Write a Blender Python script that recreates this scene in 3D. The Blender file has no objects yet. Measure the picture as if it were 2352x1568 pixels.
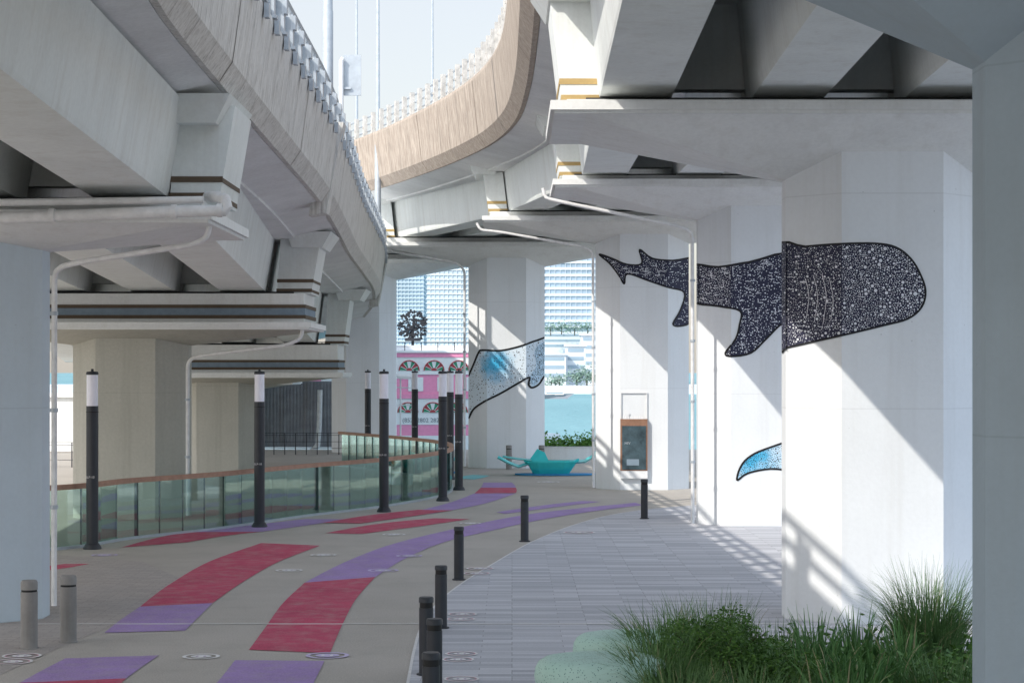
import bpy, bmesh, math, random
from mathutils import Vector, Matrix
from mathutils.geometry import tessellate_polygon
random.seed(4)
F=4573.0; CX=1176.0; HY=850.0; H=3.9
def P(px,py,d): return Vector(((px-CX)*d/F, d, H-(py-HY)*d/F))
def G(px,py,z=0.0):
    d=(H-z)*F/(py-HY); return Vector(((px-CX)*d/F, d, z))
COL=bpy.context.scene.collection

# ------------------------------------------------------------ materials
def nd(nt,t,**k):
    n=nt.nodes.new(t)
    for a,b in k.items(): setattr(n,a,b)
    return n
def base_mat(name,rough=0.8,metal=0.0,spec=0.4):
    m=bpy.data.materials.new(name); m.use_nodes=True
    nt=m.node_tree; b=nt.nodes['Principled BSDF']
    b.inputs['Roughness'].default_value=rough; b.inputs['Metallic'].default_value=metal
    b.inputs['Specular IOR Level'].default_value=spec
    return m,nt,b
def mixc(nt,fac,a,b,mode='MIX'):
    n=nd(nt,'ShaderNodeMix',data_type='RGBA',blend_type=mode)
    def s(i,v):
        if isinstance(v,(tuple,list)): n.inputs[i].default_value=(v[0],v[1],v[2],1)
        else: nt.links.new(v,n.inputs[i])
    if isinstance(fac,(int,float)): n.inputs[0].default_value=fac
    else: nt.links.new(fac,n.inputs[0])
    s(6,a); s(7,b); return n.outputs[2]
def noise(nt,scale,vec=None,mscale=None,detail=5,rough=0.6,lo=0.35,hi=0.65):
    tc=nd(nt,'ShaderNodeTexCoord'); src=tc.outputs['Object']
    if mscale:
        mp=nd(nt,'ShaderNodeMapping'); mp.inputs['Scale'].default_value=mscale
        nt.links.new(src,mp.inputs['Vector']); src=mp.outputs[0]
    n=nd(nt,'ShaderNodeTexNoise'); n.inputs['Scale'].default_value=scale
    n.inputs['Detail'].default_value=detail; n.inputs['Roughness'].default_value=rough
    nt.links.new(src,n.inputs['Vector'])
    r=nd(nt,'ShaderNodeMapRange'); r.inputs[1].default_value=lo; r.inputs[2].default_value=hi
    nt.links.new(n.outputs['Fac'],r.inputs[0]); return r.outputs[0]
def bump(nt,b,h,s=0.2,dist=0.02):
    n=nd(nt,'ShaderNodeBump'); n.inputs['Strength'].default_value=s; n.inputs['Distance'].default_value=dist
    nt.links.new(h,n.inputs['Height']); nt.links.new(n.outputs[0],b.inputs['Normal'])
def mul(nt,v,k):
    n=nd(nt,'ShaderNodeMath',operation='MULTIPLY'); n.inputs[1].default_value=k; nt.links.new(v,n.inputs[0]); return n.outputs[0]
def concrete(name,c,var=0.12,scale=0.8,streak=None,sfac=0.5,rough=0.85,fine=0.06,slo=0.5,shi=0.75,smap=(3.5,3.5,0.18),joints=None,dark=None):
    m,nt,b=base_mat(name,rough,spec=.25)
    lo=tuple(x*(1-var) for x in c); hi=tuple(min(1,x*(1+var)) for x in c)
    col=mixc(nt,noise(nt,scale),lo,hi)
    f=noise(nt,14,detail=8)
    col=mixc(nt,fine*4,col,mixc(nt,f,tuple(x*.75 for x in c),tuple(min(1,x*1.15) for x in c)))
    if streak:
        s=noise(nt,1.0,mscale=smap,detail=6,lo=slo,hi=shi)
        col=mixc(nt,mul(nt,s,sfac),col,streak)
    if dark:
        s=noise(nt,1.0,mscale=(13,13,.5),detail=8,rough=.7,lo=.56,hi=.70)
        col=mixc(nt,mul(nt,s,.75),col,dark)
        s2=noise(nt,.9,detail=8,rough=.75,lo=.6,hi=.72)
        col=mixc(nt,mul(nt,s2,.4),col,dark)
    if joints:
        tc=nd(nt,'ShaderNodeTexCoord'); sp=nd(nt,'ShaderNodeSeparateXYZ'); nt.links.new(tc.outputs['Object'],sp.inputs[0])
        md=nd(nt,'ShaderNodeMath',operation='FRACT'); dv=nd(nt,'ShaderNodeMath',operation='DIVIDE'); dv.inputs[1].default_value=joints
        nt.links.new(sp.outputs['Z'],dv.inputs[0]); nt.links.new(dv.outputs[0],md.inputs[0])
        lt=nd(nt,'ShaderNodeMath',operation='LESS_THAN'); lt.inputs[1].default_value=.006; nt.links.new(md.outputs[0],lt.inputs[0])
        col=mixc(nt,mul(nt,lt.outputs[0],.22),col,tuple(x*.55 for x in c))
        v=nd(nt,'ShaderNodeTexVoronoi'); v.inputs['Scale'].default_value=3.2; nt.links.new(tc.outputs['Object'],v.inputs['Vector'])
        l2=nd(nt,'ShaderNodeMath',operation='LESS_THAN'); l2.inputs[1].default_value=.04; nt.links.new(v.outputs['Distance'],l2.inputs[0])
        col=mixc(nt,mul(nt,l2.outputs[0],.4),col,tuple(x*.5 for x in c))
    nt.links.new(col,b.inputs['Base Color'])
    bump(nt,b,f,0.15,0.01)
    return m
def plain(name,c,rough=0.6,metal=0.0,var=0.08,scale=6,spec=0.4):
    m,nt,b=base_mat(name,rough,metal,spec)
    col=mixc(nt,noise(nt,scale),tuple(x*(1-var) for x in c),tuple(min(1,x*(1+var)) for x in c))
    nt.links.new(col,b.inputs['Base Color']); return m
M={}
M['paint']=concrete('painted_concrete',(.73,.755,.78),var=.035,scale=.5,streak=(.56,.56,.55),sfac=.28,fine=.02,joints=3.3)
M['paint_shade']=concrete('shade_tinted_concrete',(.38,.455,.515),var=.05,scale=.5,streak=(.34,.38,.41),sfac=.3,fine=.02,joints=3.3)  # pier paint darkened and blued: the near pier's shade is in the colour
M['paint_shade_l']=concrete('faint_shade_tinted_concrete',(.56,.63,.68),var=.05,scale=.5,streak=(.48,.52,.54),sfac=.3,fine=.02,joints=3.3)  # same pier paint with the bluish shade of the left edge pier painted in
M['bounce']=concrete('bounce_tinted_concrete',(.45,.44,.39),var=.07,scale=.5,streak=(.30,.29,.25),sfac=.4,joints=3.3)  # shade and yellow bounce from the lit ground put into the base colour
M['cap']=concrete('cap_concrete',(.74,.75,.74),var=.04,scale=.7,streak=(.52,.50,.46),sfac=.3,fine=.04)
M['girder']=concrete('girder_concrete',(.72,.75,.74),var=.05,scale=.7,streak=(.50,.48,.44),sfac=.32,fine=.035)
M['soffit']=concrete('soffit_concrete',(.74,.75,.75),var=.08,scale=.8,streak=(.54,.53,.50),sfac=.3,smap=(.6,.6,.6))
M['parR']=concrete('parapet_weathered',(.46,.395,.335),var=.12,scale=2.2,streak=(.25,.20,.165),sfac=.75,slo=.38,shi=.62,smap=(14,14,.3),dark=(.15,.125,.105))
M['parL']=concrete('parapet_pale',(.66,.65,.625),var=.07,scale=2.2,streak=(.42,.395,.36),sfac=.6,slo=.44,shi=.68,smap=(14,14,.3),dark=(.13,.12,.11))
M['gold']=plain('ochre_stripe',(.42,.30,.13),.8)
M['brown']=plain('brown_stripe',(.11,.08,.055),.8)
M['joint']=plain('joint_brown_grey',(.26,.24,.22),.9)  # plain brown grey of the narrow parapet panel joints
M['slate']=plain('slate_band',(.20,.26,.32),.8)
M['black']=plain('black_rubber',(.03,.03,.033),.8)
M['pipe']=plain('white_pipe',(.70,.70,.70),.5)
M['galv']=plain('galvanised',(.40,.44,.48),.45,.2)
M['char']=plain('charcoal_metal',(.030,.033,.040),.5,.0)
M['ring']=plain('dark_groove',(.008,.008,.008),.6)
M['diff']=plain('lamp_diffuser',(.86,.85,.93),.25,var=.02)
M['steel']=concrete('weathered_steel',(.27,.26,.25),var=.12,scale=3,streak=(.16,.14,.12),sfac=.5,rough=.6)
M['wood']=concrete('timber',(.40,.24,.17),var=.15,scale=5,rough=.6)
M['wood2']=concrete('dark_timber',(.27,.15,.10),var=.2,scale=6,rough=.6)
M['white']=plain('white_paint',(.76,.77,.78),.5,var=.03)
M['navy']=plain('mural_navy',(.020,.022,.052),.7)
M['mblack']=plain('mural_black',(.012,.012,.014),.7)
M['mwhite']=plain('mural_white',(.70,.72,.77),.7)
M['mmid']=plain('mural_grey_blue',(.42,.56,.68),.7,var=.3,scale=9)
M['soil']=plain('soil',(.05,.035,.02),.95)
def mural_blue():
    m,nt,b=base_mat('mural_pale_blue',.7)
    tc=nd(nt,'ShaderNodeTexCoord'); outs=[]
    for p in ((-.45,-1.0,4.15),(-.25,-1.0,1.75)):
        d=nd(nt,'ShaderNodeVectorMath',operation='DISTANCE'); d.inputs[1].default_value=p
        nt.links.new(tc.outputs['Object'],d.inputs[0]); outs.append(d.outputs['Value'])
    mn=nd(nt,'ShaderNodeMath',operation='MINIMUM'); nt.links.new(outs[0],mn.inputs[0]); nt.links.new(outs[1],mn.inputs[1])
    nz=noise(nt,3,detail=3,lo=.3,hi=.7); ad=nd(nt,'ShaderNodeMath',operation='ADD'); nt.links.new(mn.outputs[0],ad.inputs[0]); nt.links.new(mul(nt,nz,.35),ad.inputs[1])
    r=nd(nt,'ShaderNodeMapRange',interpolation_type='SMOOTHSTEP'); r.inputs[1].default_value=.25; r.inputs[2].default_value=1.15; nt.links.new(ad.outputs[0],r.inputs[0])
    c=mixc(nt,r.outputs[0],(.05,.40,.66),(.66,.75,.83))
    nt.links.new(c,b.inputs['Base Color']); return m
M['mblue']=mural_blue()
def asphalt():
    m,nt,b=base_mat('path_surface',.9)
    f=noise(nt,40,detail=6); c=mixc(nt,noise(nt,.35),(.39,.36,.325),(.47,.435,.395))
    c=mixc(nt,.4,c,mixc(nt,f,(.26,.24,.215),(.58,.54,.49)))
    s=noise(nt,1.3,lo=.5,hi=.8)
    c=mixc(nt,mul(nt,s,.3),c,(.28,.255,.235))
    nt.links.new(c,b.inputs['Base Color']); bump(nt,b,f,.3,.01); return m
M['path']=asphalt()
def planks(name,c1,c2,mort,bw,rh,off=.37,w=.01):
    m,nt,b=base_mat(name,.75)
    tc=nd(nt,'ShaderNodeTexCoord'); br=nd(nt,'ShaderNodeTexBrick',offset=off,offset_frequency=3)
    br.inputs['Scale'].default_value=1; br.inputs['Brick Width'].default_value=bw; br.inputs['Row Height'].default_value=rh
    br.inputs['Mortar Size'].default_value=w; br.inputs['Bias'].default_value=-.05
    br.inputs['Color1'].default_value=(*c1,1); br.inputs['Color2'].default_value=(*c2,1); br.inputs['Mortar'].default_value=(*mort,1)
    nt.links.new(tc.outputs['Object'],br.inputs['Vector'])
    c=mixc(nt,noise(nt,.5),br.outputs['Color'],mixc(nt,.2,br.outputs['Color'],(.3,.3,.32)))
    s=noise(nt,30,detail=4); c=mixc(nt,.12,c,mixc(nt,s,(.25,.25,.25),(.75,.75,.77)))
    nt.links.new(c,b.inputs['Base Color']); bump(nt,b,br.outputs['Fac'],-.3,.004); return m
M['planks']=planks('plank_paving',(.37,.38,.42),(.62,.62,.66),(.24,.24,.26),1.15,.18,w=.006)
M['pavers']=planks('brown_pavers',(.35,.305,.275),(.43,.38,.345),(.29,.26,.235),.3,.12,.5)
def bandm(name,c):
    m,nt,b=base_mat(name,.85)
    f=noise(nt,35,detail=6); k=mixc(nt,noise(nt,.8),tuple(x*.85 for x in c),tuple(x*1.12 for x in c))
    k=mixc(nt,.35,k,mixc(nt,f,tuple(x*.5 for x in c),tuple(min(1,x*1.4) for x in c)))
    w=noise(nt,3.0,detail=8,lo=.45,hi=.8)
    k=mixc(nt,mul(nt,w,.5),k,(.40,.36,.33))
    nt.links.new(k,b.inputs['Base Color']); bump(nt,b,f,.25,.01); return m
M['red']=bandm('red_path_paint',(.48,.06,.125)); M['purple']=bandm('purple_path_paint',(.34,.23,.48)); M['cyan']=bandm('cyan_path_paint',(.2,.55,.58))
M['line']=plain('white_line',(.66,.65,.64),.8)
M['disc']=plain('disc_print',(.72,.71,.71),.8,var=.1,scale=14)
M['pinkring']=plain('pink_ring',(.56,.32,.38),.8); M['lilac']=plain('lilac_disc',(.55,.48,.68),.8); M['mark']=plain('soft_mark',(.50,.42,.52),.8)
def glass():
    m=bpy.data.materials.new('green_glass'); m.use_nodes=True; nt=m.node_tree; nt.nodes.clear()
    o=nd(nt,'ShaderNodeOutputMaterial'); t=nd(nt,'ShaderNodeBsdfTransparent'); t.inputs[0].default_value=(.74,.87,.84,1)
    g=nd(nt,'ShaderNodeBsdfGlossy'); g.inputs['Roughness'].default_value=.01; g.inputs[0].default_value=(.9,1,.98,1)
    lw=nd(nt,'ShaderNodeLayerWeight'); lw.inputs[0].default_value=.15
    mr=nd(nt,'ShaderNodeMapRange'); mr.inputs[3].default_value=.10; mr.inputs[4].default_value=.75
    nt.links.new(lw.outputs['Fresnel'],mr.inputs[0])
    a=nd(nt,'ShaderNodeMixShader'); nt.links.new(mr.outputs[0],a.inputs[0]); nt.links.new(t.outputs[0],a.inputs[1]); nt.links.new(g.outputs[0],a.inputs[2])
    nt.links.new(a.outputs[0],o.inputs[0]); return m
M['glass']=glass()
def water():
    m,nt,b=base_mat('harbour_water',.45,0,.3)
    c=mixc(nt,noise(nt,.02,mscale=(1,.3,1)),(.11,.27,.31),(.16,.34,.38))
    nt.links.new(c,b.inputs['Base Color']); bump(nt,b,noise(nt,.6,mscale=(1,.5,1),detail=6),.6,.4); return m
M['water']=water()
def speck():
    m,nt,b=base_mat('mint_terrazzo',.6)
    tc=nd(nt,'ShaderNodeTexCoord'); v=nd(nt,'ShaderNodeTexVoronoi'); v.inputs['Scale'].default_value=34; v.inputs['Randomness'].default_value=1
    nt.links.new(tc.outputs['Object'],v.inputs['Vector'])
    r=nd(nt,'ShaderNodeMapRange'); r.inputs[1].default_value=.16; r.inputs[2].default_value=.28; nt.links.new(v.outputs['Distance'],r.inputs[0])
    c=mixc(nt,r.outputs[0],(.10,.22,.19),mixc(nt,noise(nt,2),(.42,.61,.53),(.49,.67,.59)))
    nt.links.new(c,b.inputs['Base Color']); return m
M['mint']=speck()
M['teal']=plain('turquoise_fibreglass',(.04,.55,.56),.3,var=.04); M['blue']=plain('blue_mat',(.03,.24,.5),.6)
def leaf(name,a,bb):
    m,nt,b=base_mat(name,.55)
    nt.links.new(mixc(nt,noise(nt,6,lo=.3,hi=.7),a,bb),b.inputs['Base Color']); return m
M['leaf']=leaf('shrub_leaf',(.035,.10,.018),(.12,.25,.04)); M['blade']=leaf('grass_blade',(.045,.115,.035),(.17,.30,.10)); M['strap']=leaf('strap_leaf',(.045,.13,.035),(.15,.31,.09)); M['hedge']=leaf('hedge_leaf',(.05,.15,.02),(.14,.30,.04))
M['straw']=leaf('dry_blade',(.30,.28,.14),(.42,.38,.22))
M['stem']=plain('stem',(.07,.055,.03),.9)
M['pink']=plain('pink_paint',(.80,.29,.46),.5,var=.05); M['fgreen']=plain('green_panel',(.04,.27,.15),.5); M['fred']=plain('red_panel',(.40,.06,.07),.5)
M['grey']=plain('grey_text',(.2,.22,.25),.6)
M['tglass']=plain('hazed_tower_glass',(.36,.45,.54),.7,var=.2,scale=.03,spec=.2); M['tglass2']=plain('hazed_tower_glass_pale',(.48,.56,.62),.7,var=.12,scale=.03,spec=.2); M['tglass3']=plain('hazed_tower_glass_mid',(.34,.44,.52),.7,var=.15,scale=.03,spec=.2)  # glass paled toward blue, distance haze painted into the colour
M['tband']=plain('hazed_tower_band',(.58,.62,.65),.6); M['tpod']=plain('hazed_podium_white',(.56,.60,.63),.7); M['twin']=plain('hazed_podium_window',(.26,.34,.40),.4)  # far facade tones also carry painted haze
M['ftree']=leaf('far_tree',(.16,.26,.22),(.24,.34,.28))  # far foliage greens greyed with the same painted haze
M['corr']=concrete('dark_cladding',(.34,.35,.38),var=.2,scale=1.5,streak=(.24,.21,.18),sfac=.6)
M['poster']=plain('poster_glass',(.05,.08,.095),.08,var=.4,scale=3,spec=.7)
M['steelp']=plain('pale_post',(.48,.46,.43),.7,var=.2)

# ------------------------------------------------------------ mesh builder
def wloc(o):
    v=Vector((0,0,0))
    while o: v+=o.location; o=o.parent
    return v
class MB:
    def __init__(s): s.v=[]; s.f=[]; s.m=[]
    def add(s,vs,fs,mi=0):
        b=len(s.v); s.v+= [Vector(v) for v in vs]; s.f+=[[i+b for i in f] for f in fs]; s.m+=[mi]*len(fs)
    def box(s,x0,x1,y0,y1,z0,z1,mi=0):
        s.add([(x0,y0,z0),(x1,y0,z0),(x1,y1,z0),(x0,y1,z0),(x0,y0,z1),(x1,y0,z1),(x1,y1,z1),(x0,y1,z1)],
              [(0,3,2,1),(4,5,6,7),(0,1,5,4),(1,2,6,5),(2,3,7,6),(3,0,4,7)],mi); return s
    def hexa(s,b,t,mi=0):
        s.add(list(b)+list(t),[(0,3,2,1),(4,5,6,7),(0,1,5,4),(1,2,6,5),(2,3,7,6),(3,0,4,7)],mi); return s
    def prism(s,poly,z0,z1,mi=0):
        n=len(poly); s.add([(p[0],p[1],z0) for p in poly]+[(p[0],p[1],z1) for p in poly],
            [list(range(n))[::-1],list(range(n,2*n))]+[(i,(i+1)%n,n+(i+1)%n,n+i) for i in range(n)],mi); return s
    def loft(s,rings,caps=True,mi=0):
        n=len(rings[0]); vs=[v for r in rings for v in r]; fs=[]
        for k in range(len(rings)-1):
            for i in range(n):
                j=(i+1)%n; fs.append((k*n+i,k*n+j,(k+1)*n+j,(k+1)*n+i))
        if caps: fs+=[list(range(n))[::-1],list(range((len(rings)-1)*n,len(rings)*n))]
        s.add(vs,fs,mi); return s
    def tube(s,pts,r,n=10,mi=0):
        pts=[Vector(p) for p in pts]; rings=[]
        up=None
        for i,p in enumerate(pts):
            t=(pts[min(i+1,len(pts)-1)]-pts[max(i-1,0)]).normalized()
            if up is None:
                up=Vector((0,0,1)) if abs(t.z)<.9 else Vector((0,1,0))
            a=t.cross(up)
            if a.length<1e-4: a=t.cross(Vector((1,0,0)))
            a.normalize(); b=a.cross(t).normalized(); up=b
            rr=r[i] if isinstance(r,(list,tuple)) else r
            rings.append([p+a*rr*math.cos(2*math.pi*k/n)+b*rr*math.sin(2*math.pi*k/n) for k in range(n)])
        return s.loft(rings,True,mi)
    def lathe(s,prof,c=(0,0,0),n=20,mi=0):
        rings=[[Vector((c[0]+r*math.cos(2*math.pi*k/n),c[1]+r*math.sin(2*math.pi*k/n),c[2]+z)) for k in range(n)] for r,z in prof]
        return s.loft(rings,True,mi)
    def flat(s,poly,z,mi=0):
        vs=[(p[0],p[1],z) for p in poly]
        tr=tessellate_polygon([[Vector(v) for v in vs]])
        fs=[]
        for t in tr:
            a,b,c=[Vector(vs[i]) for i in t]
            fs.append(t if (b-a).cross(c-a).z>0 else (t[0],t[2],t[1]))
        s.add(vs,fs,mi); return s
    def build(s,name,mats,parent=None,smooth=False,fix=True):
        o0=wloc(parent) if parent else Vector((0,0,0))
        me=bpy.data.meshes.new(name); me.from_pydata([tuple(v-o0) for v in s.v],[],s.f)
        if not isinstance(mats,(list,tuple)): mats=[mats]
        for m in mats: me.materials.append(M[m])
        for p,mi in zip(me.polygons,s.m): p.material_index=mi
        if fix:
            bm=bmesh.new(); bm.from_mesh(me); bmesh.ops.recalc_face_normals(bm,faces=bm.faces); bm.to_mesh(me); bm.free()
        if smooth:
            for p in me.polygons: p.use_smooth=True
            try: me.set_sharp_from_angle(angle=math.radians(40))
            except Exception: pass
        o=bpy.data.objects.new(name,me); COL.objects.link(o)
        if parent: o.parent=parent
        return o
def tag(o,label=None,cat=None,group=None,kind=None):
    if label: o['label']=label
    if cat: o['category']=cat
    if group: o['group']=group
    if kind: o['kind']=kind
    return o
def empty(name,loc,label,cat,group=None):
    o=bpy.data.objects.new(name,None); COL.objects.link(o); o.location=loc; o.empty_display_size=.3
    return tag(o,label,cat,group)
def dup(root,loc,label,group=None,rz=0,sc=None):
    r=root.copy(); COL.objects.link(r); r.location=loc; r['label']=label; r.rotation_euler=(0,0,rz)
    if sc: r.scale=sc
    if group: r['group']=group
    for ch in list(root.children):
        c=ch.copy(); COL.objects.link(c); c.parent=r
        for g in list(ch.children):
            d=g.copy(); COL.objects.link(d); d.parent=c
    return r
def text(body,size,mat,parent,loc,rot=(math.pi/2,0,0),name='lettering',ext=.002):
    cu=bpy.data.curves.new('t','FONT'); cu.body=body; cu.size=size; cu.extrude=ext; cu.resolution_u=3
    t=bpy.data.objects.new('t',cu); COL.objects.link(t); bpy.context.view_layer.update()
    me=bpy.data.meshes.new_from_object(t.evaluated_get(bpy.context.evaluated_depsgraph_get()))
    bpy.data.objects.remove(t); me.materials.clear(); me.materials.append(M[mat])
    o=bpy.data.objects.new(name,me); COL.objects.link(o); o.parent=parent
    o.location=Vector(loc)-(wloc(parent) if parent else Vector((0,0,0))); o.rotation_euler=rot
    return o
def catmull(pts,sub=8,closed=False):
    pts=[Vector(p) for p in pts]; n=len(pts); out=[]
    rng=range(n) if closed else range(n-1)
    for i in rng:
        if closed: a,b,c,d=pts[(i-1)%n],pts[i],pts[(i+1)%n],pts[(i+2)%n]
        else: a,b,c,d=pts[max(i-1,0)],pts[i],pts[i+1],pts[min(i+2,n-1)]
        for k in range(sub):
            t=k/sub
            out.append(.5*((2*b)+(c-a)*t+(2*a-5*b+4*c-d)*t*t+(3*b-a-3*c+d)*t**3))
    if not closed: out.append(pts[-1])
    return out
def resample(pts,step):
    out=[pts[0].copy()]; acc=0
    for a,b in zip(pts,pts[1:]):
        L=(b-a).length
        while acc+L>=step:
            t=(step-acc)/L; a=a.lerp(b,t); out.append(a.copy()); L=(b-a).length; acc=0
        acc+=L
    return out
def frames(path,side):
    fr=[]
    for i,p in enumerate(path):
        t=(path[min(i+1,len(path)-1)]-path[max(i-1,0)]); t.z=0; t.normalize()
        fr.append((p,Vector((t.y,-t.x,0))*side,t))
    return fr
def sweep(mb,path,side,prof,mi=0):
    rings=[[p+n*u+Vector((0,0,v)) for u,v in prof] for p,n,t in frames(path,side)]
    return mb.loft(rings,True,mi)

# ------------------------------------------------------------ sky, sun, camera
w=bpy.data.worlds.new("World"); bpy.context.scene.world=w; w.use_nodes=True
nt=w.node_tree; bg=nt.nodes['Background']; sk=nt.nodes.new('ShaderNodeTexSky'); sk.sky_type='NISHITA'; sk.sun_disc=False
S=Vector((-.7,-.72,.80)).normalized()
sk.sun_elevation=math.asin(S.z); sk.sun_rotation=math.atan2(S.x,S.y)%(2*math.pi)
sk.air_density=1.0; sk.dust_density=3.0; sk.ozone_density=1.0
tc=nd(nt,'ShaderNodeTexCoord'); vm=nd(nt,'ShaderNodeVectorMath',operation='DOT_PRODUCT'); vm.inputs[1].default_value=Vector((.22,-.75,.63)).normalized()
nt.links.new(tc.outputs['Generated'],vm.inputs[0])
mr=nd(nt,'ShaderNodeMapRange',interpolation_type='SMOOTHSTEP'); mr.inputs[1].default_value=-.5; mr.inputs[2].default_value=.85
nt.links.new(vm.outputs['Value'],mr.inputs[0])
hz=mixc(nt,mr.outputs[0],(4.5,4.15,3.7),(7.6,9.1,10.9))
ad=nd(nt,'ShaderNodeMix',data_type='RGBA',blend_type='ADD'); ad.inputs[0].default_value=1
nt.links.new(sk.outputs[0],ad.inputs[6]); nt.links.new(hz,ad.inputs[7])
nt.links.new(ad.outputs[2],bg.inputs[0]); bg.inputs[1].default_value=.118
sl=bpy.data.lights.new('sun','SUN'); sl.energy=4.0; sl.angle=math.radians(.5); sl.color=(1,.94,.85)
so=bpy.data.objects.new('sun',sl); COL.objects.link(so); so.rotation_euler=S.to_track_quat('Z','Y').to_euler(); so.location=(-20,-20,40)
cam=bpy.data.cameras.new('camera'); cam.lens=36*F/2352; cam.shift_y=66/2352; cam.clip_end=6000; cam.clip_start=.5
co=bpy.data.objects.new('camera',cam); COL.objects.link(co); co.location=(0,0,H); co.rotation_euler=(math.pi/2,0,0)
bpy.context.scene.camera=co
bpy.context.scene.view_settings.view_transform='Standard'

# ------------------------------------------------------------ ground
mb=MB(); mb.box(-700,500,-700,98,-4,0); mb.build('ground','path').__setitem__('kind','structure')
mb=MB(); mb.add([(-4000,98.01,-3),(4000,98.01,-3),(4000,5000,-3),(-4000,5000,-3)],[(0,1,2,3)]); tag(mb.build('water','water',fix=False),kind='structure')
bd=[(900,1900),(925,1640),(942,1540),(952,1490),(968,1440),(1005,1385),(1060,1340),(1140,1290),(1220,1245),(1310,1208),(1400,1183),(1500,1168),(1620,1158)]
bl=[G(*p) for p in bd]; bl=catmull(bl,6)
mb=MB(); mb.flat([(p.x,p.y) for p in bl]+[(24,bl[-1].y),(24,bl[0].y)],.004); tag(mb.build('pavement','planks',fix=False),kind='structure')
mb=MB()
fr=frames(bl,1); mb.add([tuple(p+n*s+Vector((0,0,.008))) for p,n,t in fr for s in (-.02,.02)],[(2*i,2*i+1,2*i+3,2*i+2) for i in range(len(fr)-1)])
tag(mb.build('path_edge_line','line',fix=False),kind='structure')
lp=[G(*p) for p in [(-300,1900),(-40,1568),(150,1480),(250,1440),(330,1390),(420,1330),(330,1290),(112,1272),(-200,1300)]]
mb=MB(); mb.flat([(p.x,p.y) for p in lp],.004); tag(mb.build('brick_path','pavers',fix=False),kind='structure')
mb=MB(); mb.box(-7.3,4.3,30.55,30.61,.0095,.0125); tag(mb.build('expansion_line','line'),kind='structure')
def ribbon(A,B,mat,z=.008):
    a=catmull([G(*q) for q in A],8); b=catmull([G(*q) for q in B],8)
    m=MB(); m.add([(p.x,p.y,z) for q in zip(a,b) for p in q],[(2*i,2*i+1,2*i+3,2*i+2) for i in range(len(a)-1)])
    o=m.build('painted_path_band',mat,fix=False); tag(o,kind='structure')
    me=o.data
    if me.polygons[0].normal.z<0: me.flip_normals()
ribbon([(322,1393),(385,1345),(480,1290),(600,1247)],[(488,1385),(560,1335),(640,1290),(735,1253)],'red')
ribbon([(240,1453),(275,1425),(322,1393)],[(425,1448),(455,1418),(488,1385)],'purple')
ribbon([(45,1568),(100,1538),(150,1512)],[(290,1558),(325,1532),(365,1505)],'purple')
ribbon([(-100,1650),(-20,1606),(45,1568)],[(200,1640),(250,1596),(290,1558)],'red')
ribbon([(572,1492),(610,1440),(650,1385),(700,1338)],[(758,1500),(785,1437),(818,1375),(862,1325)],'red')
ribbon([(700,1338),(790,1292),(900,1250),(1050,1213),(1200,1183),(1340,1166),(1460,1154)],[(862,1325),(930,1283),(1020,1245),(1130,1218),(1250,1192),(1370,1173),(1475,1160)],'purple')
ribbon([(470,1600),(505,1560),(540,1516)],[(700,1610),(722,1565),(745,1518)],'purple')
ribbon([(280,1257),(340,1240),(400,1227),(440,1222)],[(430,1245),(500,1233),(560,1225),(600,1221)],'red')
ribbon([(440,1222),(560,1208),(700,1192)],[(600,1221),(700,1207),(800,1192)],'purple')
ribbon([(748,1224),(840,1207),(920,1197),(1000,1190)],[(830,1226),(930,1213),(1010,1202),(1078,1192)],'red')
ribbon([(740,1201),(850,1183),(960,1171)],[(830,1202),(930,1188),(1040,1172)],'red',.012)
ribbon([(930,1180),(1030,1155),(1090,1133)],[(990,1180),(1110,1157),(1185,1133)],'purple')
ribbon([(1090,1133),(1098,1126),(1104,1120)],[(1185,1132),(1187,1126),(1185,1120)],'red')
ribbon([(1104,1120),(1108,1114),(1110,1108)],[(1185,1120),(1182,1114),(1176,1108)],'purple')
ribbon([(1140,1176),(1250,1160),(1340,1150)],[(1160,1180),(1280,1164),(1380,1152)],'purple')
ribbon([(1040,1098),(1060,1094),(1085,1090)],[(1090,1101),(1110,1097),(1125,1092)],'cyan')
ribbon([(60,1308),(110,1300),(150,1295)],[(120,1309),(160,1303),(205,1295)],'red')
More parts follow.
